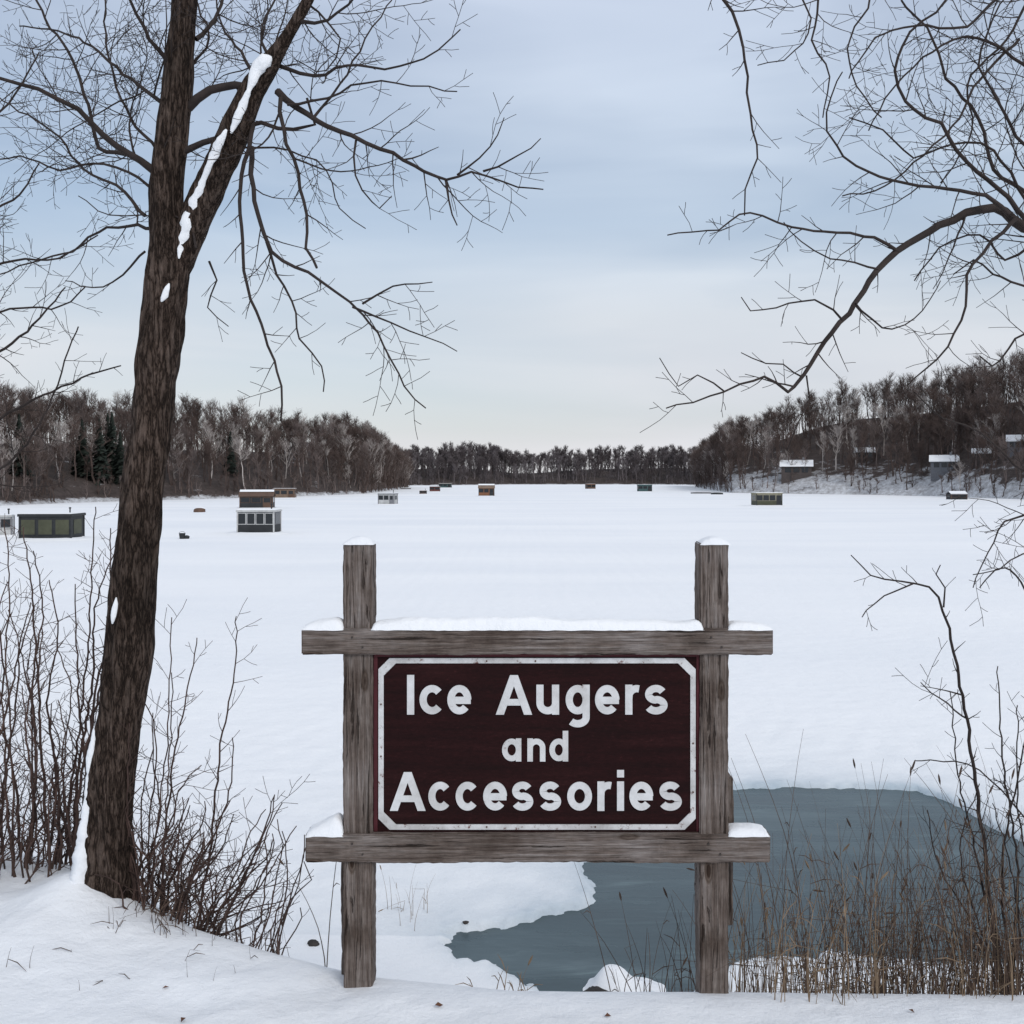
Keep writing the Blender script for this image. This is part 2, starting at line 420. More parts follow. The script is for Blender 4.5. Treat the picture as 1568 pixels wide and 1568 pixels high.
def ribbon(pts,hw,yf):
    closed=math.hypot(pts[0][0]-pts[-1][0],pts[0][1]-pts[-1][1])<0.01 and len(pts)>3
    if closed: pts=pts[:-1]
    n=len(pts); L=[];Rr=[]
    for i in range(n):
        if closed: a,c=pts[(i-1)%n],pts[(i+1)%n]
        else: a,c=pts[max(i-1,0)],pts[min(i+1,n-1)]
        dx,dy=c[0]-a[0],c[1]-a[1]; l=math.hypot(dx,dy) or 1
        nx_,ny_=-dy/l*hw,dx/l*hw
        L.append((pts[i][0]+nx_,pts[i][1]+ny_)); Rr.append((pts[i][0]-nx_,pts[i][1]-ny_))
    b=len(lv)
    for yy in (yf,PY+0.002):
        for (u,v) in L: lv.append((sx(u),yy,sz(v)))
        for (u,v) in Rr: lv.append((sx(u),yy,sz(v)))
    m=n if closed else n-1
    for i in range(m):
        j=(i+1)%n
        lf.append((b+i,b+j,b+n+j,b+n+i))
        lf.append((b+i,b+2*n+i,b+2*n+j,b+j)); lf.append((b+n+i,b+n+j,b+3*n+j,b+3*n+i))
    if not closed:
        lf.append((b,b+n,b+3*n,b+2*n)); lf.append((b+n-1,b+3*n-1,b+4*n-1,b+2*n-1))
def glyph(ch,u0,u1,base,sc):
    global cnt
    w,st=G[ch]; kx=(u1-u0)/w; hw=5.5*sc
    if st[0]=='P':
        for p in st[1:]:
            cnt+=1; poly_solid([(u0+x*kx,base-y*sc) for x,y in p],PY-0.005-0.0004*(cnt%7))
    else:
        for p in st:
            cnt+=1; ribbon([(u0+x*kx,base-y*sc) for x,y in p],hw,PY-0.005-0.0004*(cnt%7))
for ch,a,b_ in (('I',622,634),('c',641,680),('e',684,722),('A',759,815),('u',821,857),('g',866,904),('e',911,950),('r',958,981),('s',987,1024)): glyph(ch,a,b_,1096,1.0)
for ch,a,b_ in (('a',768,799),('n',807,836),('d',841,871)): glyph(ch,a,b_,1168,0.77)
for ch,a,b_ in (('A',596,651),('c',655,691),('c',697,733),('e',739,777),('s',783,817),('s',825,860),('o',868,908),('r',915,938),('i',945,957),('e',964,1002),('s',1009,1046)): glyph(ch,a,b_,1244,0.98)
mesh_obj('lettering',lv,lf,M_white,parent=sign)
mb=MB()
for (u,v) in ((582.5,1080),(582.5,1160),(1062.5,1140),(745,1013.5),(820,1013.5),(1062.5,1215),(745,1268.5),(912,1268.5)):
    c=Vector((sx(u),PY-0.009,sz(v))); mb.tube([c+Vector((0,.006,0)),c],[0.0045,0.0045],8)
mb.obj('screws',[plain('rusty_screw',(0.09,0.045,0.03),0.6)],parent=sign)
mb=MB()
for (u,v) in ((540,975),(556,990),(1088,975),(1104,990),(540,1290),(556,1306),(1084,1290),(1102,1306)):
    c=Vector((sx(u),4.918,sz(v))); mb.tube([c+Vector((0,.01,0)),c],[0.0055,0.0050],8)
mb.obj('bolts',[plain('bolt',(0.05,0.04,0.035),0.6)],parent=sign)
def cap(name,x0,x1,y0,y1,z0,hf,nx=60,ny=14,seed=0,parent=None,ov=0.006):
    v=[];f=[]; x0-=ov;x1+=ov;y0-=ov;y1+=ov
    for j in range(ny+1):
        for i in range(nx+1):
            a=i/nx*2-1; b=j/ny*2-1
            ex=x0+(x1-x0)*i/nx
            fall=max(0,(1-abs(b)**3.5))**0.6*max(0,(1-abs(a)**(3.5 if (x1-x0)<0.3 else 22)))**0.6
            q=Vector((ex*5,(y0+(y1-y0)*j/ny)*5,seed))
            h=hf((i/nx))*(1+0.25*mnoise.noise(q)+0.10*mnoise.noise(q*5))
            v.append((ex+0.004*mnoise.noise(q*7),y0+(y1-y0)*j/ny+0.006*mnoise.noise(q*4+Vector((3,0,0)))*(1 if abs(b)>.9 else 0),z0+h*fall-(0.004+.006*abs(mnoise.noise(q*3)) if fall<=0.001 else 0)))
    for j in range(ny):
        for i in range(nx):
            a=j*(nx+1)+i; f.append((a,a+1,a+nx+2,a+nx+1))
    return mesh_obj(name,v,f,M_snow,True,parent)
zt=sz(962)-0.003; zb=sz(1277)-0.003
cap('snow_beam_top',sx(570),sx(1076),4.925,5.06,zt,lambda t:0.040+0.034*math.exp(-((1-t)/0.035)**2)+0.016*math.exp(-(t/0.03)**2)+0.012*math.sin(t*4.2),parent=sign,nx=140)
cap('snow_top_left',sx(464),sx(525),4.925,5.06,zt,lambda t:0.022+0.045*t,nx=24,parent=sign,seed=2)
cap('snow_top_right',sx(1116),sx(1181),4.925,5.06,zt,lambda t:0.040-0.022*t,nx=24,parent=sign,seed=3)
cap('snow_bottom_left',sx(470),sx(525),4.925,5.06,zb,lambda t:0.025+0.08*t**1.5,nx=24,parent=sign,seed=4)
cap('snow_bottom_right',sx(1116),sx(1176),4.925,5.06,zb,lambda t:0.028,nx=24,parent=sign,seed=5)
for k,(a,b_) in enumerate(((525,570),(1074,1118))):
    cap('snow_post_%s'%('left','right')[k],sx(a),sx(b_),4.945,5.085,sz(833),lambda t:0.034*(math.sin(math.pi*max(0.05,min(.95,t))))**0.5,nx=20,ny=20,parent=sign,seed=6+k)

# ------------------------------------------------------------ left tree
tree=empty('maple_tree',tuple(P(170,1385,6.0)))
def rel(mb,name,mats,e,smooth=True):
    o=mb.obj(name,mats,smooth); o.location=-Vector(e.location); o.parent=e; return o
D=6.0
def stem(mb,rows,rough=0.10,sides=22):
    pts=[P(u,v,d) for (u,v,w,d) in rows]; rad=[w/2/F*d for (u,v,w,d) in rows]
    pts,rad=catmull(pts,rad,0.035); mb.tube(pts,rad,sides,0,rough); return pts,rad
mb=MB()
stem(mb,[(163,1440,120,D),(166,1395,92,D),(168,1350,76,D),(167,1250,72,D),(183,1100,70,D),(200,950,68,D),(213,800,62,D),(232,650,60,D),(246,520,60,D),(258,420,66,D),(258,360,54,D),(256,290,50,D),(264,210,46,D),(272,130,43,D),(279,50,40,D),(286,-60,36,D),(300,-220,26,D),(310,-380,10,D)],.18,40)
stem(mb,[(258,450,40,D),(272,400,50,D),(295,345,48,D-.02),(322,285,47,D-.05),(345,235,46,D-.08),(368,180,42,D-.1),(392,130,38,D-.12),(415,95,29,D-.15),(440,55,19,D-.2),(472,0,16,D-.25),(510,-80,12,D-.3),(560,-190,5,D-.4)],0.14,28)
rel(mb,'trunk',[M_bark],tree)
mb=MB()
Ls=[
 ([(425,140),(455,165),(485,186),(540,208),(600,235),(650,262),(683,276),(722,265),(770,280),(832,290)],5.9,5.3,12,2,1.0,.42),
 ([(683,276),(686,305),(700,345)],5.5,5.4,5,2,.9,.2),
 ([(700,268),(735,240),(760,205),(772,180)],5.5,5.3,4,1.5,.8,.25),
 ([(740,262),(790,240),(828,212)],5.4,5.2,4,1.5,.9,.2),
 ([(268,238),(310,220),(355,202),(400,190),(450,200),(480,190),(470,150)],6.0,5.8,12,4,.7,.35),
 ([(388,190),(375,250),(368,310),(372,390),(385,460),(412,530),(430,590),(430,645)],5.9,5.5,8,3,.55,.4),
 ([(385,225),(388,290),(403,360),(430,400),(470,418),(515,445),(555,480),(590,530),(620,590),(652,625)],5.8,5.2,9,2,1.0,.36),
 ([(430,150),(433,200),(455,265),(468,330),(470,380),(485,410)],5.8,5.5,7,4,.6,.4),
 ([(555,465),(600,440),(640,436),(662,432)],5.4,5.2,4,1.5,1.,.25),
 ([(540,470),(600,495),(650,515),(700,538)],5.4,5.2,4,1.5,1.,.25),
 ([(408,370),(425,420),(447,460),(460,520),(490,560),(495,600)],5.7,5.6,5,2,.8,.25),
 ([(245,275),(215,245),(160,208),(118,165),(60,138),(0,118),(-80,100)],6.0,5.4,15,4,1.1,.7),
 ([(240,268),(195,235),(150,225),(135,160),(110,90),(70,30),(40,-40)],6.1,6.8,9,3,1.1,.7),
 ([(235,350),(195,345),(150,355),(110,385),(50,400),(0,420)],6.0,6.5,6,2,1.0,.45),
 ([(222,330),(180,285),(130,260),(80,200),(30,170),(0,150)],6.0,6.7,6,2,1.0,.5),
 ([(288,165),(320,140),(360,128),(390,135)],6.0,5.9,15,11,.3,.4),
 ([(300,60),(330,30),(345,-20),(380,-90)],6.0,6.4,8,3,1.,.6),
 ([(270,110),(230,60),(200,0),(180,-70)],6.0,5.5,9,3,1.,.7),
 ([(268,170),(210,130),(150,80),(100,50),(30,40)],6.0,6.8,8,2,1.1,.6),
 ([(425,100),(480,118),(530,100),(590,105),(650,88),(705,45)],5.9,5.3,7,2,1.1,.42),
 ([(440,160),(500,150),(560,125),(630,130),(700,140)],5.8,5.6,5,2,1.1,.4),
 ([(455,35),(500,30),(550,-10),(600,-70)],5.8,5.3,7,2,1.,.5),
 ([(480,180),(520,130),(560,60),(600,0)],5.8,6.1,5,2,1.,.4),
 ([(400,130),(370,80),(340,40),(330,-30)],5.9,6.3,7,2,1.1,.5),
 ([(420,100),(400,50),(420,0),(430,-60)],5.9,6.3,6,2,1.1,.5),
 ([(545,215),(545,270),(580,320),(600,300)],5.7,5.6,4,1.5,.9,.3),
 ([(320,400),(330,430),(318,470),(350,500)],6.0,6.2,4,1.5,1.,.25),
 ([(222,385),(160,440),(100,430)],6.0,6.3,4,1.5,0.6,.35),
 ([(262,250),(200,180),(170,100),(160,20),(170,-40)],6.1,6.6,6,2,1.1,.55),
 ([(275,120),(320,60),(300,0),(310,-50)],6.1,6.7,5,2,1.1,.5),
 ([(240,290),(160,250),(90,260),(30,240),(-30,250)],6.1,6.6,5,2,1.1,.5),
 ([(350,225),(440,230),(500,260),(520,320),(560,350)],5.9,6.2,4,1.5,.8,.3),
 ([(470,5),(520,60),(500,110),(450,90)],5.8,6.0,4,1.5,1.1,.4),
 ([(300,380),(290,340),(240,330),(170,330),(120,300)],5.9,6.0,4,1.5,1.1,.3),
]
for (uv,d0,d1,w0,w1,k,Lk) in Ls: limb(mb,uv,d0,d1,w0,w1,k,Lk*1.12,2)
rel(mb,'branches',[M_twig],tree)
def snowstrip(name,rows,e,rg=.35,squash=.6,sd=0):
    """thin ragged snow plastered against the bark"""
    mb=MB(); pts=[];rad=[]
    for (u,v,w,d) in rows: pts.append(P(u,v,d)); rad.append(w/2/F*d)
    pts,rad=catmull(pts,rad,0.02); n=16
    mb.tube(pts,rad,n)
    for i,v in enumerate(mb.v):
        j=min(i//n,len(pts)-1); c=pts[j]; d=v-c
        q=v*16+Vector((sd,0,0)); k=1+rg*1.2*mnoise.noise(q)+rg*.8*mnoise.noise(q*2.6)
        v2=c+d*max(.3,k); v2.y=c.y+(v2.y-c.y)*squash; mb.v[i]=v2
    rel(mb,name,[M_snow],e)
snowstrip('snow_on_fork',[(274,396,2,D-.10),(278,370,14,D-.09),(286,345,20,D-.10),(295,318,17,D-.11),(305,292,12,D-.135),(316,264,9,D-.16),(327,238,13,D-.175),(338,214,15,D-.19),(347,198,3,D-.2)],tree,sd=1)
snowstrip('snow_on_upper_fork',[(354,204,3,D-.19),(361,184,14,D-.195),(372,160,12,D-.205),(381,138,9,D-.215),(389,118,14,D-.21),(397,102,24,D-.205),(408,92,20,D-.205),(417,86,3,D-.20)],tree,sd=4)
snowstrip('snow_on_knot',[(247,462,2,D-.12),(252,452,11,D-.12),(257,440,7,D-.12),(259,434,2,D-.12)],tree)
snowstrip('snow_patch_trunk',[(172,955,2,D-.13),(174,943,9,D-.14),(177,925,6,D-.14),(178,915,2,D-.13)],tree)
snowstrip('snow_on_trunk_base',[(150,1100,2,D-.06),(146,1125,11,D-.07),(142,1150,17,D-.07),(139,1190,13,D-.07),(134,1230,11,D-.08),(131,1270,20,D-.08),(128,1300,26,D-.08),(126,1335,32,D-.08),(124,1370,38,D-.06),(122,1420,46,D)],tree,.3,1.0)

# ------------------------------------------------------------ right tree (trunk stands just outside the view)
bx,by=4.9,6.4
rt=empty('overhanging_tree',(bx,by,th(bx,by)))
mb=MB()
tp=[Vector((bx,by,th(bx,by)-.3)),Vector((bx-.05,by,3.2)),Vector((bx-.2,by-.1,5.0)),Vector((bx-.5,by-.2,6.4)),Vector((bx-.8,by-.2,8.6)),Vector((bx-1.1,by,11))]
tp,tr=catmull(tp,[.20,.16,.14,.11,.07,.02],.1); mb.tube(tp,tr,16,0,.08); rel(mb,'trunk',[M_bark],rt)
mb=MB()
Rs=[
 ([(1960,420),(1760,400),(1640,370),(1568,348),(1540,325),(1500,320),(1440,345),(1390,375),(1345,412),(1310,465),(1265,522),(1232,575),(1205,600),(1170,577),(1110,600),(1020,625)],6.3,5.3,25,2,1.0,.42,.25),
 ([(1230,578),(1200,560),(1150,550),(1135,540)],5.6,5.4,3,1.5,.8,.2,.1),
 ([(1110,600),(1070,575),(1040,590),(1010,548)],5.4,5.3,3,1.5,.8,.2,.1),
 ([(1545,328),(1510,300),(1450,290),(1390,280),(1330,262),(1280,225),(1265,170),(1290,110)],5.9,5.7,8,2,1.1,.5,.1),
 ([(1375,385),(1340,365),(1280,355),(1210,347),(1150,325),(1100,350),(1022,360)],5.8,5.2,6,2,1.0,.4,.1),
 ([(1090,-40),(1120,20),(1137,70),(1145,140),(1150,200),(1160,240),(1140,290),(1140,330)],5.4,5.2,6,2,.9,.3,.1),
 ([(1555,335),(1520,370),(1480,420),(1478,470),(1450,530),(1415,565),(1390,590)],5.9,5.5,7,2,1.0,.4,.1),
 ([(1580,345),(1530,290),(1480,250),(1440,190),(1400,170),(1370,110),(1395,50),(1450,0),(1480,-60)],6.0,5.6,8,3,1.1,.5,.1),
 ([(1640,340),(1568,290),(1520,260),(1500,180),(1450,120),(1430,60),(1380,0)],6.1,6.5,8,3,1.1,.5,.1),
 ([(1700,200),(1620,140),(1568,100),(1500,60),(1440,70),(1370,130),(1330,200)],6.2,6.0,8,2,1.1,.5,.1),
 ([(1700,100),(1600,20),(1540,-10),(1480,40),(1400,40),(1340,60),(1300,120)],6.2,5.6,8,2,1.1,.5,.1),
 ([(1640,260),(1568,220),(1530,160),(1500,100),(1520,30),(1560,-30)],6.1,5.6,7,2,1.1,.5,.1),
 ([(1345,412),(1310,400),(1270,395),(1225,370),(1200,340)],5.7,5.5,4,1.5,.9,.3,.1),
 ([(1290,490),(1250,460),(1190,470),(1150,475),(1135,455)],5.6,5.4,4,1.5,.9,.3,.1),
 ([(1310,465),(1350,500),(1400,490),(1440,430)],5.6,5.9,4,1.5,.9,.35,.1),
 ([(1640,500),(1568,440),(1520,420),(1490,400),(1460,420)],6.2,6.0,5,2,1.1,.5,.1),
 ([(1700,480),(1600,520),(1568,510),(1520,560),(1500,545)],6.2,6.0,6,2,1.0,.4,.1),
 ([(1235,575),(1240,610),(1215,660),(1205,690)],5.6,5.5,3,1.5,.9,.25,.1),
 ([(1260,-60),(1255,0),(1245,60),(1270,120),(1260,180)],5.7,5.5,5,2,1,.4,.1),
 ([(1180,-60),(1230,0),(1240,50),(1200,90),(1160,100)],5.6,5.4,4,1.5,1,.3,.1),
 ([(1700,760),(1600,780),(1568,790),(1540,800),(1520,830),(1490,900)],6.3,5.8,6,1.5,1.1,.35,.1),
 ([(1700,640),(1620,680),(1568,720),(1500,660),(1440,640),(1400,600)],6.3,5.9,6,1.5,0.5,.35,.1),
 ([(1580,320),(1520,230),(1460,220),(1400,240),(1350,200),(1300,180)],6.1,6.2,5,2,1.1,.5,.1),
 ([(1600,360),(1540,400),(1500,360),(1440,380),(1400,430)],6.1,6.4,5,2,1.1,.45,.1),
 ([(1560,60),(1500,120),(1470,180),(1400,250),(1340,290),(1290,300)],6.2,5.8,5,2,1.1,.45,.1),
 ([(1600,-50),(1540,60),(1480,130),(1490,200),(1440,280)],6.4,6.1,5,2,1.1,.5,.1),
 ([(1340,-60),(1330,10),(1300,60),(1310,130),(1350,180)],6.0,5.8,4,2,1.0,.4,.1),
 ([(1750,830),(1640,840),(1568,850),(1530,870),(1490,880)],6.2,5.9,4,1.5,1.1,.35,.1),
]
for (uv,d0,d1,w0,w1,k,Lk,st) in Rs: limb(mb,uv,d0,d1,w0,w1,k,Lk*1.1,2,start=st)
rel(mb,'branches',[M_twig],rt)

# tree just out of frame on the left
lx,ly=-5.2,7.4
lt=empty('bare_tree',(lx,ly,th(lx,ly)))
mb=MB(); tp,tr=catmull([Vector((lx,ly,1.4)),Vector((lx-.1,ly,4)),Vector((lx,ly,6.5)),Vector((lx-.2,ly,9.5))],[.13,.11,.08,.02],.1); mb.tube(tp,tr,12,0,.08)
rel(mb,'trunk',[M_bark],lt)
mb=MB()
for (uv,d0,d1,w0,w1,k,Lk) in [
 ([(-270,700),(-120,640),(-30,560),(50,500),(100,440)],7.4,6.9,10,2,1.1,.55),
 ([(-270,600),(-150,520),(-50,430),(20,400),(90,395),(150,360)],7.4,7.2,8,2,1.1,.55),
 ([(-270,480),(-120,420),(-40,340),(30,300),(60,250)],7.4,7.0,8,2,1.1,.6),
 ([(-270,760),(-100,700),(0,640),(80,600),(150,570),(185,560)],7.4,7.2,7,2,1.1,.5),
 ([(-270,820),(-100,790),(0,720),(60,650),(120,500)],7.4,7.0,7,2,1.0,.5),
 ([(-260,620),(-100,560),(0,480),(90,470),(130,440)],7.5,7.2,6,2,1.1,.5),
 ([(-260,300),(-100,220),(0,170),(60,80)],7.4,7.4,8,2,1.1,.6)]:
    limb(mb,uv,d0,d1,w0,w1,k,Lk,2)
rel(mb,'branches',[M_twig],lt)

# ------------------------------------------------------------ shrubs
def shrub(name,stems,m=M_shrub,level=2,Lk=0.35,kids=.95,longp=.12):
    (u,v,d)=stems[0][0][0],stems[0][0][1],stems[0][1]
    loc=P(u,v,d); e=empty(name,tuple(loc)); mb=MB()
    for (us,d0,w) in stems:
        uv=list(zip(us[0::2],us[1::2]))
        limb(mb,uv,d0,d0+U(-.3,.3),w,1.6,kids,Lk,level-1,start=0.10,up=0.6,sides=5,jit=.008,step=.06,longp=longp,tp=.8)
    rel(mb,'stems',[m],e)
def stems(n,u0,u1,d0,d1,h0,h1,l0,l1,tallp,h2,w0=3,w1=5.5,push=0):
    st=[]
    for i in range(n):
        u=U(u0,u1); d=U(d0,d1); xw=(u-784)/F*d; v=HV+(CH-th(xw,d)+0.05)/d*F
        h=U(h0,h1) if R()>tallp else U(h1,h2); k=(u-u0)/(u1-u0)
        ln=U(l0,l1)+k*push; a=U(-.25,.25)
        st.append(([u,v,u+ln*(.2+a)+U(-8,8),v-h*.3,u+ln*(.55+a)+U(-12,12),v-h*.6,u+ln*(.8)+U(-14,14),v-h*.82,u+ln+U(-18,18),v-h],d,U(w0,w1)))
    return st
shrub('bare_shrub',stems(36,200,330,5.9,6.5,110,300,-45,70,.2,500,push=50),Lk=.32)
shrub('bare_shrub',stems(32,205,320,5.8,6.2,50,150,-60,90,0,0,2.5,4,push=40),Lk=.24)
shrub('bare_shrub',stems(32,-40,130,6.3,6.9,150,420,-50,80,.25,560,3,6.5),Lk=.35)
shrub('bare_shrub',stems(26,-40,130,6.2,6.9,60,200,-60,80,0,0,2.5,4),Lk=.24)
shrub('bare_shrub',stems(14,340,430,5.4,5.9,60,240,10,75,0,0,2.2,3.5),Lk=.16,kids=.6)
st=[([1540,1530,1520,1400,1502,1260,1488,1150,1465,1020,1445,935,1425,900,1380,890,1335,882,1303,850],5.8,8),
    ([1545,1530,1560,1350,1540,1200,1530,1100,1528,1020],5.8,5),
    ([1535,1530,1500,1330,1470,1200,1455,1060],5.9,4.5),
    ([1570,1530,1585,1380,1560,1250,1558,1080],5.7,5),
    ([1550,1530,1535,1330,1560,1180,1600,1000],5.9,5),
    ([1445,930,1448,900,1432,880,1440,865],5.6,3),
    ([1400,893,1370,905,1340,925,1320,945],5.6,3),
    ([1530,1500,1480,1400,1440,1330,1420,1240],5.9,4),
    ([1600,1500,1590,1300,1500,1180,1400,1165],5.9,4),
    ([1480,1100,1440,1070,1410,1045],5.8,3),
    ([1560,1540,1500,1420,1470,1300,1500,1200],5.6,4),
    ([1530,1540,1560,1440,1548,1330,1520,1230],5.5,4),
    ([1620,1500,1640,1200,1590,950,1540,870,1500,900],6.2,6)]
shrub('sapling',st,Lk=.24,m=M_twig)

# ------------------------------------------------------------ reeds & grass
def reeds(name,n,fx,fy,hr,lean=.12,w=0.0027,head=0.15,mat_=M_reed):
    mb=MB()
    for i in range(n):
        x=fx(); y=fy(); z=th(x,y)-0.03; h=U(*hr)*(1 if R()<.8 else .6)
        a=U(0,6.28); l=abs(random.gauss(0,lean)); d=Vector((math.cos(a)*l,math.sin(a)*l,1)).normalized()
        pts=[Vector((x,y,z))]; bend=Vector((U(-1,1),U(-1,1),0))*0.12
        kink=R()<0.18; kk=random.choice((2,3,4,5))
        for k in range(8):
            if kink and k==kk: d=(d+Vector((U(-1.8,1.8),U(-.8,.8),-1.1))).normalized()
            d=(d+bend*U(.2,1)).normalized(); pts.append(pts[-1]+d*h/8)
        ww=w*U(.6,1.4); rad=[ww*(1-.09*k) for k in range(9)]
        mb.tube(pts,rad,3)
        if R()<head:
            q=pts[-1]; mb.tube([q,q+d*.02,q+d*.045,q+d*.06],[.002,.006,.005,.001],4)
        for _ in range(random.choice((0,0,1,2))):
            k=random.randint(1,6); q=pts[k]; dd=(d+randdir()*.9).normalized(); l_=U(.05,.16)
            mb.tube([q,q+dd*l_*.5,q+(dd*l_+Vector((0,0,-.03)))],[.002,.003,.001],3)
    return mb.obj(name,[mat_])
M_reed2=plain('dry_reed_dark',(0.080,0.053,0.039),0.9,0.4,9)
reeds('dry_reeds',360,lambda:U(1.25,3.4),lambda:U(4.75,6.2),(.3,.95))
reeds('dry_reeds',420,lambda:random.gauss(2.25,.45),lambda:U(4.9,6.4),(.4,1.25),lean=.11,mat_=M_reed2)
reeds('dry_reeds',170,lambda:random.gauss(2.75,.3),lambda:U(4.9,6.0),(.5,1.45),lean=.12,mat_=M_reed2)
reeds('dry_reeds',26,lambda:U(1.3,2.6),lambda:U(5.0,5.6),(.9,1.4),lean=.07,mat_=M_reed2)
reeds('grass_tuft',30,lambda:random.gauss(.80,.12),lambda:U(5.2,5.6),(.2,.65),lean=.25,mat_=M_reed2)
reeds('grass_tuft',12,lambda:random.gauss(.0,.08),lambda:U(5.0,5.2),(.06,.2),lean=.25)
reeds('grass_tuft',14,lambda:U(-1.3,-.85),lambda:U(9.6,10.3),(.2,.45),lean=.12,w=.0028)
reeds('grass_tuft',22,lambda:U(-2.9,-1.2),lambda:U(4.9,5.6),(.04,.18),lean=.5,w=.002,mat_=M_reed2)
reeds('grass_tuft',46,lambda:U(-2.3,-1.3),lambda:U(5.5,5.9),(.12,.45),lean=.3,mat_=M_reed2)
reeds('grass_tuft',2,lambda:U(-1.05,-1.0),lambda:U(5.3,5.4),(1.0,1.2),lean=.03,head=1,mat_=M_reed2)
mb=MB()
for (x,y) in ((-1.55,4.62),(-1.75,4.95),(.45,4.6),(1.9,4.66),(-.35,4.7)):
    z=th(x,y)+.006; s=U(.012,.024); a=U(0,6.28)
    c,sn=math.cos(a)*s,math.sin(a)*s; b0=len(mb.v)
    mb.v+=[Vector((x-c,y-sn,z)),Vector((x+sn*.6,y-c*.6,z+s*U(.1,.8))),Vector((x+c,y+sn,z+s*U(0,.6))),Vector((x-sn*.6,y+c*.6,z+s*U(.1,.6)))]
    mb.f+=[(b0,b0+1,b0+2),(b0,b0+2,b0+3)]; mb.m+=[0,0]
mb.obj('fallen_leaves',[plain('leaf',(.13,.06,.035),.8,.3)])

# ------------------------------------------------------------ distant forest and hills
def tree_template(seed,nl=13,H=13.0,low=.28,slim=1.0,nt_=3,ns=4,k=1.0):
    r=random.Random(seed); V=[];Qd=[]
    def quad(a,b,wa,wb):
        t=(b-a); s=t.cross(Vector((r.gauss(0,1),r.gauss(0,1),r.gauss(0,.3))))
        if s.length<1e-6: s=Vector((1,0,0))
        s.normalize(); n=len(V)
        V.extend([a-s*wa,a+s*wa,b+s*wb,b-s*wb]); Qd.append((n,n+1,n+2,n+3))
    pts=[];x=y=0
    for i in range(7):
        pts.append(Vector((x,y,H*.9*i/6))); x+=r.gauss(0,.018*H); y+=r.gauss(0,.018*H)
    b=len(V)
    for i,p in enumerate(pts):
        rr=.135*(.5+.5*k)*(1-i/6.4)
        for q in range(3): V.append(p+Vector((rr*math.cos(q*2.094),rr*math.sin(q*2.094),0)))
    for i in range(6):
        for q in range(3): Qd.append((b+i*3+q,b+i*3+(q+1)%3,b+i*3+3+(q+1)%3,b+i*3+3+q))
    for l in range(nl):
        t=r.uniform(low,.98); i=min(5,int(t*6)); p=pts[i].lerp(pts[i+1],t*6-i)
        az=r.uniform(0,6.28); tilt=math.radians(r.uniform(18,52)); L=r.uniform(.16,.36)*H*(1.25-t)*1.3*slim
        d=Vector((math.cos(az)*math.sin(tilt),math.sin(az)*math.sin(tilt),math.cos(tilt)))
        w=.05*(.4+.6*k)
        for s_ in range(3):
            q=p+d*L/3; quad(p,q,w,w*.7)
            for _ in range(nt_):
                dd=(d+Vector((r.gauss(0,.5),r.gauss(0,.5),r.uniform(0,.9)))).normalized(); a=p.lerp(q,r.random()); LL=r.uniform(.055,.14)*H
                bb=a+dd*LL; quad(a,bb,.022*k,.012*k)
                for _ in range(ns):
                    d3=(dd+Vector((r.gauss(0,.55),r.gauss(0,.55),r.uniform(-.1,.8)))).normalized(); c=a.lerp(bb,r.uniform(.3,1)); quad(c,c+d3*r.uniform(.035,.085)*H,.014*k,.007*k)
            p=q; w*=.7; d=(d+Vector((r.gauss(0,.2),r.gauss(0,.2),.3))).normalized()
    return np.array([tuple(v) for v in V]),np.array(Qd)
H0=9.5
def TS(k): return [tree_template(s,nl=r_,H=H0,low=lo,slim=sl,ns=4,k=k) for s,r_,lo,sl in ((0,13,.22,1.0),(1,13,.34,1.15),(2,11,.16,.95),(3,12,.40,1.0),(4,13,.25,1.2))]
T15=TS(1.15); T30=TS(2.3)
TB=[tree_template(20+s,nl=9,H=4.0,low=.05,slim=1.0,nt_=3,ns=3,k=.9) for s in range(3)]
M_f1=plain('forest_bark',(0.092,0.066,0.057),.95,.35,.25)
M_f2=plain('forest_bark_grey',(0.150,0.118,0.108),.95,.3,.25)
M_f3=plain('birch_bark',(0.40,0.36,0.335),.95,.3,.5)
M_f4=plain('far_forest_bark_hazed',(0.105,0.087,0.088),.95,.25,.05)  # distance haze put into the bark colour: lighter, bluer than the near trees
M_f5=plain('far_forest_bark_grey_hazed',(0.15,0.13,0.133),.95,.25,.05)  # grey bark with the same haze in its colour
def hill_mat(name,snowtop):
    m,nt,b=mat(name)
    tc=node(nt,'ShaderNodeTexCoord'); sp=node(nt,'ShaderNodeSeparateXYZ'); nt.links.new(tc.outputs['Object'],sp.inputs[0])
    f=nz(nt,mapped(nt,(.16,.16,.5)),1,8,.75); g=nz(nt,mapped(nt,(.9,.9,1.5)),1,6,.8)
    mr=node(nt,'ShaderNodeMapRange'); mr.inputs['From Min'].default_value=0; mr.inputs['From Max'].default_value=snowtop; mr.inputs['To Min'].default_value=.28; mr.inputs['To Max'].default_value=-.06
    nt.links.new(sp.outputs['Z'],mr.inputs['Value'])
    ad=node(nt,'ShaderNodeMath',operation='ADD'); nt.links.new(f,ad.inputs[0]); nt.links.new(mr.outputs[0],ad.inputs[1])
    c=ramp(nt,ad.outputs[0],[(0.3,(0.045,0.033,0.029)),(0.56,(0.080,0.060,0.053)),(0.64,(0.5,0.51,0.53)),(0.9,(0.72,0.74,0.77))])
    c=mul(nt,c,ramp(nt,g,[(.35,(.45,.42,.40)),(.6,(1,1,1))]))
    nt.links.new(c,b.inputs['Base Color'])
    b.inputs['Roughness'].default_value=.95; return m
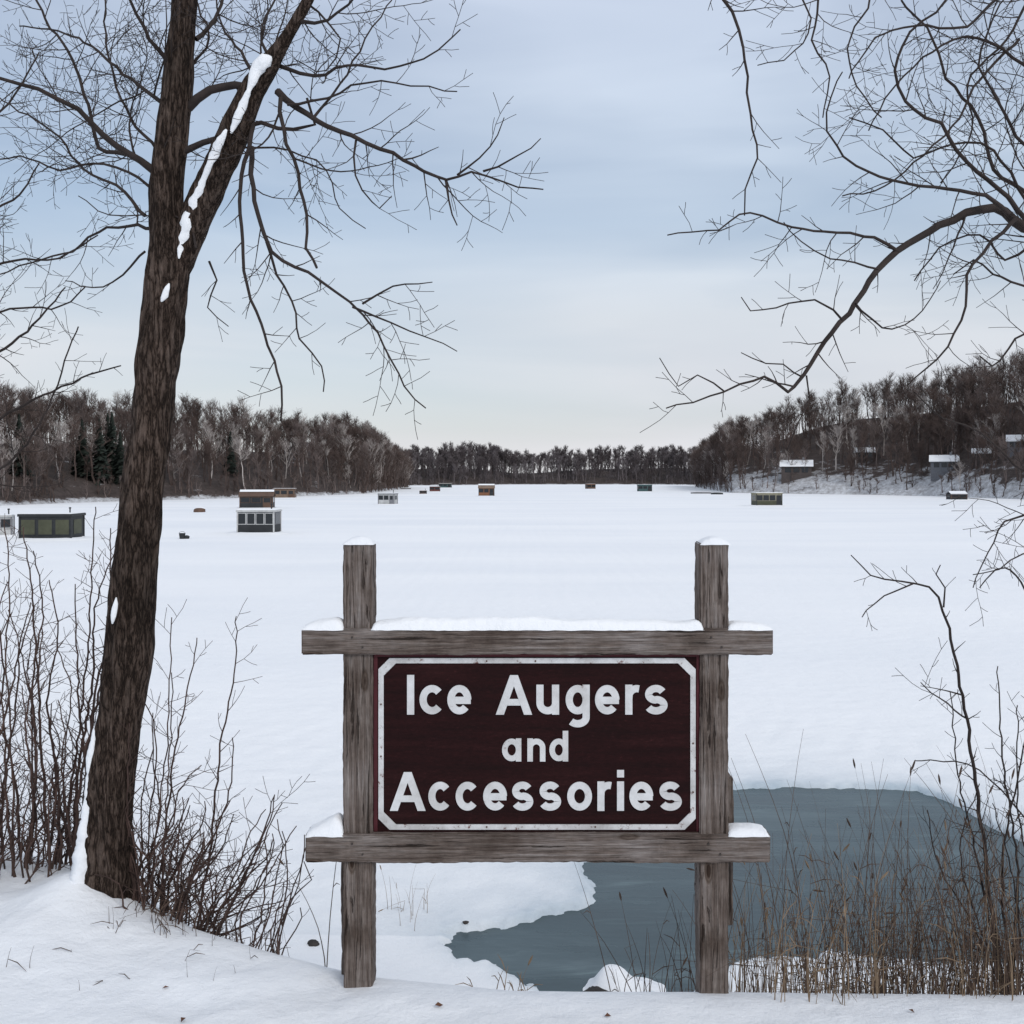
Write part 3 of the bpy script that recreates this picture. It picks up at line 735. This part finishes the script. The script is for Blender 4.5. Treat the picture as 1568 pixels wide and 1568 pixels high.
def hill(name,shore,depth,ntree,trow,seed,snowtop=2.0,hsc=(.8,1.15),mats=None,nb=500,clear=(),T=T15):
    rs=np.random.RandomState(seed)
    sh=np.array(shore); seg=np.hypot(np.diff(sh[:,0]),np.diff(sh[:,1])); cum=np.concatenate([[0],np.cumsum(seg)])
    def at(t,s):
        x=np.interp(t,cum,sh[:,0]);y=np.interp(t,cum,sh[:,1]);h=np.interp(t,cum,sh[:,2])
        l=math.hypot(x,y); k=min(1,max(0,s/depth)); kk=k**.9*(1.15-.15*k)
        X_=x+x/l*s; Y_=y+y/l*s
        z=h*kk+0.8*mnoise.noise(Vector((X_*.05,Y_*.05,0)))*min(1,s/10)+min(.8,s*.15)-(.35 if s<0 else 0)+2.6*mnoise.noise(Vector((X_*.018,Y_*.018,5)))*k
        return X_,Y_,z
    nt_=int(cum[-1]/3)+1; ss=[-3,0,2,4,7,11,16,22,30,40,52,66,85,110]
    v=[];f=[]
    for i in range(nt_+1):
        for s in ss: v.append(at(cum[-1]*i/nt_,s))
    m=len(ss)
    for i in range(nt_):
        for j in range(m-1): a=i*m+j; f.append((a,a+1,a+m+1,a+m))
    e=empty(name)
    mesh_obj('terrain',v,f,hill_mat(name+'_floor',snowtop),True,e)
    Vs=[];Qs=[];Ms=[];off=0
    for i in range(ntree+nb):
        bush=i>=ntree
        t=rs.uniform(0,cum[-1]); s=(1.5+ (rs.uniform(0,1)**.85)*trow) if not bush else .5+rs.uniform(0,1)**2.2*trow*.6
        X_,Y_,z=at(t,s)
        uu=784+X_/Y_*F
        if any(a<uu<b_ and s<c_ for a,b_,c_ in clear):
            if rs.uniform()<(.7 if bush else .4): continue
        V_,Q_=(TB if bush else T)[rs.randint(3 if bush else len(T))]
        sc=rs.uniform(*hsc)*(0.72+.42*rs.beta(2,2))*(1+.22*mnoise.noise(Vector((X_*.03,Y_*.03,7))))
        if s<8 and not bush: sc*=.75+.04*s
        a=rs.uniform(0,6.28); c,sn=math.cos(a),math.sin(a); lx_,ly_=rs.normal(0,.05,2); fat=rs.uniform(.95,1.35)
        W_=np.empty_like(V_); W_[:,2]=V_[:,2]*sc+z-.2
        W_[:,0]=(V_[:,0]*c-V_[:,1]*sn)*sc*fat+X_+lx_*V_[:,2]; W_[:,1]=(V_[:,0]*sn+V_[:,1]*c)*sc*fat+Y_+ly_*V_[:,2]
        Vs.append(W_);Qs.append(Q_+off);off+=len(V_)
        u=rs.uniform(); Ms.append(np.full(len(Q_),0 if u<.58 else (1 if (u<.90 or bush) else 2)))
    fo=np_mesh('bare_forest',np.concatenate(Vs),np.concatenate(Qs),mats or [M_f1,M_f2,M_f3],np.concatenate(Ms)); fo.parent=e
    return at,cum
def SH(l): return [(*onlake(u,v),h) for u,v,h in l]
atL,cumL=hill('wooded_hill',SH([(-500,790,10),(-150,780,10),(0,775,10.5),(120,770,11),(260,766,10.5),(400,762,11),(500,759,10.5),(560,756,8),(600,751,4.5),(625,748,1.5)]),45,1150,58,11,1.2,hsc=(.9,1.3),nb=420)
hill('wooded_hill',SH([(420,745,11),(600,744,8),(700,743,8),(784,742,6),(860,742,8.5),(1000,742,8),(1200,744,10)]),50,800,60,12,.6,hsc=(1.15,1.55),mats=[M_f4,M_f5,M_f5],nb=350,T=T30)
atR,cumR=hill('wooded_hill',SH([(1065,746,3.0),(1085,750,7),(1120,755,12.5),(1180,756,15.5),(1250,757,18.5),(1330,758,20),(1430,760,21.5),(1568,765,22.5),(1750,770,22),(2100,785,18)]),52,1550,64,13,10.0,hsc=(.9,1.35),nb=380,clear=((1190,1250,9),(1420,1475,9),(1530,1590,18)))
V=[];Q=[]; rs=random.Random(5)
for (u,s,h) in ((150,8,12),(172,10,13),(186,7,10),(128,12,11),(162,14,12),(30,12,11),(355,14,10)):
    best=min(np.linspace(0,cumL[-1],300),key=lambda t:abs((lambda q:784+q[0]/q[1]*F)(atL(t,s))-u))
    X_,Y_,z=atL(best,s); base=Vector((X_,Y_,z-.3))
    for k in range(420):
        t=rs.random()**.8; r_=(1-t)*h*.19+.1; a=rs.uniform(0,6.28); L=r_*rs.uniform(.6,1.1)
        p=base+Vector((0,0,h*(.08+.92*t))); q=p+Vector((math.cos(a)*L,math.sin(a)*L,-L*rs.uniform(.15,.55)))
        sd=Vector((-math.sin(a),math.cos(a),rs.uniform(-.3,.3)))*(.16+.3*(1-t)); n=len(V)
        V+=[p-sd*.4,p+sd*.4,q+sd,q-sd-Vector((0,0,.25))]; Q.append((n,n+1,n+2,n+3))
np_mesh('distant_spruce_trees',np.array([tuple(v) for v in V]),np.array(Q),[plain('spruce_needles',(.024,.032,.025),.9,.4,1)])

# ------------------------------------------------------------ ice shanties
def C(n,c): return plain(n,c,.6,.15,2)
cols={'white':C('paint_white',(.50,.50,.49)),'grey':C('paint_grey',(.20,.20,.21)),'dark':C('paint_dark',(.03,.032,.034)),'green':C('paint_green',(.070,.073,.045)),
'tan':C('paint_tan',(.20,.14,.10)),'brown':C('paint_brown',(.11,.065,.045)),'orange':C('paint_orange',(.22,.10,.05)),'teal':C('paint_teal',(.05,.10,.10)),'cream':C('paint_cream',(.28,.26,.19)),'red':C('paint_red',(.15,.05,.04)),'log':C('cabin_wall',(.075,.06,.055)),'slate':C('cabin_grey',(.12,.125,.14))}
M_glass,nt,b=mat('dark_glass'); b.inputs['Base Color'].default_value=(.012,.015,.018,1); b.inputs['Roughness'].default_value=.15
def shanty(name,u,v,wpx,hpx,wall,roof,trim,nwin=3,gable=False,yaw=0,band=None,wz=(.45,.85),door=True,pane=None,snow=True):
    x,y=onlake(u,v,.05); w=wpx/F*y; h=hpx/F*y; dp=w*.62
    y+=dp/2; x+=(u-784)/F*dp/2
    e=empty(name,(x,y,.05),yaw); rt_=h*.10
    mb=MB()
    for xx in (-w*.36,w*.36): mb.box(xx-.06,xx+.06,-dp/2-.25,dp/2+.25,0,.12)
    mb.obj('skids',[cols['dark']],parent=e)
    mb=MB(); b0=.12; b1=h-rt_-(.22*h if gable else 0)
    W2=w*.47
    mb.box(-W2,W2,-dp/2,dp/2,b0,b1); mb.obj('walls',[wall],parent=e)
    if band:
        mb=MB(); mb.box(-W2-.012,W2+.012,-dp/2-.012,dp/2+.012,b0+.02,b0+(b1-b0)*.38); mb.obj('lower_cladding',[band],parent=e)
    mb=MB()
    for sxx in (-1,1):
        for sy in (-1,1): mb.box(sxx*W2-.05,sxx*W2+.05,sy*dp/2-.05,sy*dp/2+.05,b0-.01,b1-.005)
    z0=b0+(b1-b0)*wz[0]; z1=b0+(b1-b0)*wz[1]; ww=2*W2/nwin
    g=MB()
    for i in range(nwin):
        a=-W2+ww*(i+.11); c=-W2+ww*(i+.89)
        if door and i==nwin-1 and nwin>2:
            mb.box(a,c,-dp/2-.04,-dp/2-.02,b0+.03,z1+.03); g.box(a+.12,c-.12,-dp/2-.05,-dp/2-.042,z0,z1-.05)
        else:
            mb.box(a-.05,c+.05,-dp/2-.035,-dp/2-.018,z0-.05,z1+.05); g.box(a,c,-dp/2-.045,-dp/2-.037,z0,z1)
    g.box(W2+.02,W2+.03,-dp*.3,dp*.3,z0,z1); g.box(-W2-.03,-W2-.02,-dp*.3,dp*.3,z0,z1)
    mb.obj('trim',[trim],parent=e); g.obj('windows',[pane or M_glass],parent=e)
    mb=MB(); sn=MB(); o_=.12
    if gable:
        hw=w*.5+.05; hh=dp/2+.18; zr=h-.05
        vs=[(-hw,-hh,b1-.02),(hw,-hh,b1-.02),(hw,0,zr),(-hw,0,zr),(-hw,hh,b1-.02),(hw,hh,b1-.02)]
        mb.v+= [Vector(q) for q in vs]+[Vector((q[0],q[1],q[2]-.08)) for q in vs]
        for q in ((0,1,2,3),(3,2,5,4),(6,9,8,7),(9,10,11,8),(0,6,7,1),(4,5,11,10),(0,3,9,6),(3,4,10,9),(1,7,8,2),(2,8,11,5)): mb.f.append(q); mb.m.append(0)
        sv=[(q[0]*.97,q[1]*(.93 if snow else .35),(q[2] if (snow or q[1]==0) else b1-.02+(zr-b1)*.65)+.07) for q in vs]
        sn.v+=[Vector(q) for q in sv]; sn.f+=[(0,1,2,3),(3,2,5,4)]; sn.m+=[0,0]
    else:
        k=.95 if not snow else .6
        mb.box(-w/2,w/2,-dp/2-o_,dp/2+o_,b1+.002,b1+rt_*k)
        sn.box(-w/2+.04,w/2-.04,-dp/2-o_+.04,dp/2+o_-.04,b1+rt_*k+.002,b1+rt_*k+.05 if not snow else h)
    mb.obj('roof',[roof],parent=e); so=sn.obj('roof_snow',[M_snow],parent=e)
    bv_=so.modifiers.new('b','BEVEL'); bv_.width=.04; bv_.segments=3
    mb=MB(); mb.tube([Vector((W2*.6,dp*.2,b1)),Vector((W2*.6,dp*.2,h+.35))],[.05,.05],8); mb.tube([Vector((W2*.6,dp*.2,h+.33)),Vector((W2*.6,dp*.2,h+.40)),Vector((W2*.6,dp*.2,h+.44))],[.09,.09,.01],8); mb.obj('stovepipe',[cols['dark']],parent=e)
    v_=[];f_=[];n=20
    for j in range(5):
        for i in range(n):
            a=2*math.pi*i/n; k=1+.16*j; zz=[.16,.13,.08,.03,-.05][j]*(1+.6*mnoise.noise(Vector((i,u,0))))
            v_.append((math.cos(a)*w*.55*k,math.sin(a)*dp*.68*k-.05,zz))
    for j in range(4):
        for i in range(n): f_.append((j*n+i,(j+1)*n+i,(j+1)*n+(i+1)%n,j*n+(i+1)%n))
    mesh_obj('snow_drift',v_,f_,M_snow,True,e)
    return e
c=cols; N='ice_fishing_shanty'
shanty(N,80,827,82,40,c['dark'],c['dark'],c['dark'],3,yaw=.05,wz=(.18,.85),pane=c['green'],door=False,snow=False)
shanty(N,397,818,60,38,c['grey'],c['white'],c['white'],4,yaw=-.05,band=c['dark'],wz=(.42,.92),door=False)
shanty(N,394,779,52,29,c['dark'],c['brown'],c['brown'],3,gable=True,yaw=.15,snow=False)
shanty(N,436,763,34,15,c['tan'],c['brown'],c['brown'],3,yaw=.1,snow=False)
shanty(N,594,773,27,18,c['white'],c['grey'],c['grey'],3,yaw=-.2)
shanty(N,745,760,25,19,c['orange'],c['tan'],c['dark'],3,gable=True,snow=False)
shanty(N,904,749,14,8,c['brown'],c['orange'],c['dark'],2,yaw=.3,snow=False)
shanty(N,987,753,22,11,c['teal'],c['teal'],c['dark'],3,snow=False)
shanty(N,1174,775,42,21,c['cream'],c['cream'],c['dark'],4,yaw=.05,band=c['green'])
shanty(N,666,753,16,8,c['red'],c['brown'],c['dark'],2,snow=False)
shanty(N,648,757,11,6,c['brown'],c['orange'],c['dark'],2)
shanty(N,682,747,20,7,c['teal'],c['tan'],c['dark'],3)
shanty(N,1465,766,26,14,c['dark'],c['grey'],c['brown'],2,gable=True)
shanty(N,2,822,34,34,c['white'],c['white'],c['grey'],2,yaw=.3)
x,y=onlake(279,825,.05); e=empty('ice_fishing_bucket',(x,y,.05)); mb=MB()
mb.tube([Vector((0,0,0)),Vector((0,0,.02)),Vector((0,0,.36)),Vector((0,0,.40))],[.17,.18,.22,.235],16)
mb.tube([Vector((.22*math.cos(a),0,.4+.12*math.sin(a))) for a in [math.pi*i/10 for i in range(11)]],[.012]*11,5)
mb.obj('bucket',[cols['dark']],True,e); blob('tackle_bag',(.3,.05,.12),(.22,.16,.14),cols['dark'],3,3,.2,e)
def boat(u,v,wpx,col):
    x,y=onlake(u,v,.05); L=wpx/F*y; e=empty('snow_covered_boat',(x,y,.05),U(-.3,.3)); vv=[];ff=[]; vs=[]
    for i in range(13):
        t=i/12; w_=.75*math.sin(math.pi*min(.98,max(.02,t*.8+.18)))**.6; hh=.55*(1-.3*abs(2*t-1)**3)
        for k in range(9):
            a=math.pi*k/8; vv.append((L*(t-.5),-math.cos(a)*w_,math.sin(a)**.7*hh)); vs.append((L*(t-.5)*.98,-math.cos(a)*w_*.8,math.sin(a)**.7*hh+.06-.08*abs(math.cos(a))))
    for i in range(12):
        for k in range(8): a=i*9+k; ff.append((a,a+9,a+10,a+1))
    ff+=[tuple(range(9)),tuple(range(12*9,13*9))]
    mesh_obj('hull',vv,ff,col,True,e); mesh_obj('snow',vs,ff,M_snow,True,e)
boat(306,784,16,c['brown']); boat(1075,756,34,c['grey']); boat(620,749,20,c['grey']); boat(1098,757,18,c['dark'])
def cabin(u,s,wpx,hpx,wall):
    best=min(np.linspace(0,cumR[-1],400),key=lambda t:abs((lambda q:784+q[0]/q[1]*F)(atR(t,s))-u))
    X_,Y_,z=atR(best,s); w=wpx/F*Y_; h=hpx/F*Y_; dp=w*.7; yaw=-math.atan2(X_,Y_)
    e=empty('lakeside_cabin',(X_,Y_,z+.2),yaw)
    mb=MB(); mb.box(-w/2,w/2,-dp/2,dp/2,-2.5,h*.6)
    for sx_ in (-1,1):
        b0=len(mb.v); xx=sx_*w*.498
        mb.v+=[Vector((xx,-dp/2,h*.6)),Vector((xx,dp/2,h*.6)),Vector((xx,0,h*.86))]; mb.f.append((b0,b0+1,b0+2)); mb.m.append(0)
    mb.obj('walls',[wall],parent=e)
    g=MB(); 
    for i in range(3): a=-w*.38+i*w*.28; g.box(a,a+w*.2,-dp/2-.05,-dp/2-.01,h*.15,h*.45)
    g.obj('windows',[M_glass],parent=e)
    mb=MB(); vs=[(-w*.56,-dp*.62,h*.58),(w*.56,-dp*.62,h*.58),(w*.56,0,h*.95),(-w*.56,0,h*.95),(-w*.56,dp*.62,h*.58),(w*.56,dp*.62,h*.58)]
    mb.v=[Vector(q) for q in vs]+[Vector((q[0],q[1],q[2]-.25)) for q in vs]
    mb.f=[(0,1,2,3),(3,2,5,4),(6,9,8,7),(9,10,11,8),(0,6,7,1),(4,5,11,10),(0,3,9,6),(3,4,10,9),(1,7,8,2),(2,8,11,5)]; mb.m=[0]*10
    mb.obj('snowy_roof',[M_snow],parent=e)
    mb=MB(); mb.box(w*.2,w*.27,-.3,.3,h*.6,h*1.12); mb.obj('chimney',[cols['grey']],parent=e)
cabin(1218,9,44,24,c['log']); cabin(1445,9,38,24,c['slate']); cabin(1558,18,28,24,c['slate']); cabin(1325,20,28,18,c['log']); cabin(1505,14,26,18,c['log'])

# ------------------------------------------------------------ world & light
w=bpy.data.worlds.new('World'); scene.world=w; w.use_nodes=True; nt=w.node_tree
bg=nt.nodes['Background']; bg.inputs['Strength'].default_value=0.105
sky=node(nt,'ShaderNodeTexSky'); sky.sky_type='NISHITA'; sky.sun_disc=False
EL,ROT=math.radians(38),math.radians(150)
sky.sun_elevation=EL; sky.sun_rotation=ROT
tc=node(nt,'ShaderNodeTexCoord'); sep=node(nt,'ShaderNodeSeparateXYZ'); nt.links.new(tc.outputs['Generated'],sep.inputs[0])
def cl(scale,loc,detail,rough,dist):
    mp=node(nt,'ShaderNodeMapping'); mp.inputs['Scale'].default_value=scale; mp.inputs['Location'].default_value=loc; mp.inputs['Rotation'].default_value=(0,.06,0)
    nt.links.new(tc.outputs['Generated'],mp.inputs[0]); return nz(nt,mp.outputs[0],1,detail,rough,dist)
na=cl((1.5,1.5,5.0),(3.1,.4,.2),4,.45,.3); nb_=cl((2.0,2.0,13),(1.3,2.4,.7),4,.45,.5)
cv=ramp(nt,sep.outputs['Z'],[(0.0,(.96,)*3),(0.14,(.90,)*3),(0.235,(.66,)*3),(0.33,(.80,)*3),(0.46,(.82,)*3),(1.0,(.9,)*3)])
def madd(a,m,s,add):
    x1=node(nt,'ShaderNodeMath',operation='SUBTRACT'); x1.inputs[1].default_value=s; nt.links.new(a,x1.inputs[0])
    x2=node(nt,'ShaderNodeMath',operation='MULTIPLY_ADD'); x2.inputs[1].default_value=m; nt.links.new(x1.outputs[0],x2.inputs[0]); nt.links.new(add,x2.inputs[2]); return x2
c1_=madd(na,1.4,.5,cv); c2_=madd(nb_,.6,.5,c1_.outputs[0]); c2_.use_clamp=True
cc=ramp(nt,sep.outputs['Z'],[(0.0,(7.1,7.1,7.5)),(0.06,(6.9,7.1,7.6)),(0.16,(6.4,6.9,7.6)),(0.25,(5.9,6.9,8.2)),(0.45,(5.6,6.4,7.9)),(1.0,(7.2,7.5,8.1))])
cc2=mul(nt,cc,ramp(nt,nb_,[(.3,(.93,.94,.95)),(.7,(1.06,1.05,1.03))]))
mx=mul(nt,sky.outputs[0],cc2,c2_.outputs[0],'MIX')
nt.links.new(mx,bg.inputs['Color'])
sun=bpy.data.lights.new('sun','SUN'); sun.energy=1.3; sun.angle=math.radians(20); sun.color=(1,.95,.89)
so=bpy.data.objects.new('sun',sun); scene.collection.objects.link(so)
dirv=Vector((math.sin(ROT)*math.cos(EL),math.cos(ROT)*math.cos(EL),math.sin(EL)))
so.rotation_euler=dirv.to_track_quat('Z','Y').to_euler()
scene.view_settings.view_transform='Standard'; scene.view_settings.look='None'; scene.view_settings.exposure=0

cam=bpy.data.cameras.new('camera'); co=bpy.data.objects.new('camera',cam); scene.collection.objects.link(co)
co.location=(0,0,CH); co.rotation_euler=(math.radians(90),0,0)
cam.sensor_width=36; cam.lens=36*F/1568; cam.shift_y=-(784-HV)/1568; cam.clip_end=4000; cam.clip_start=.05
scene.camera=co
print('done')
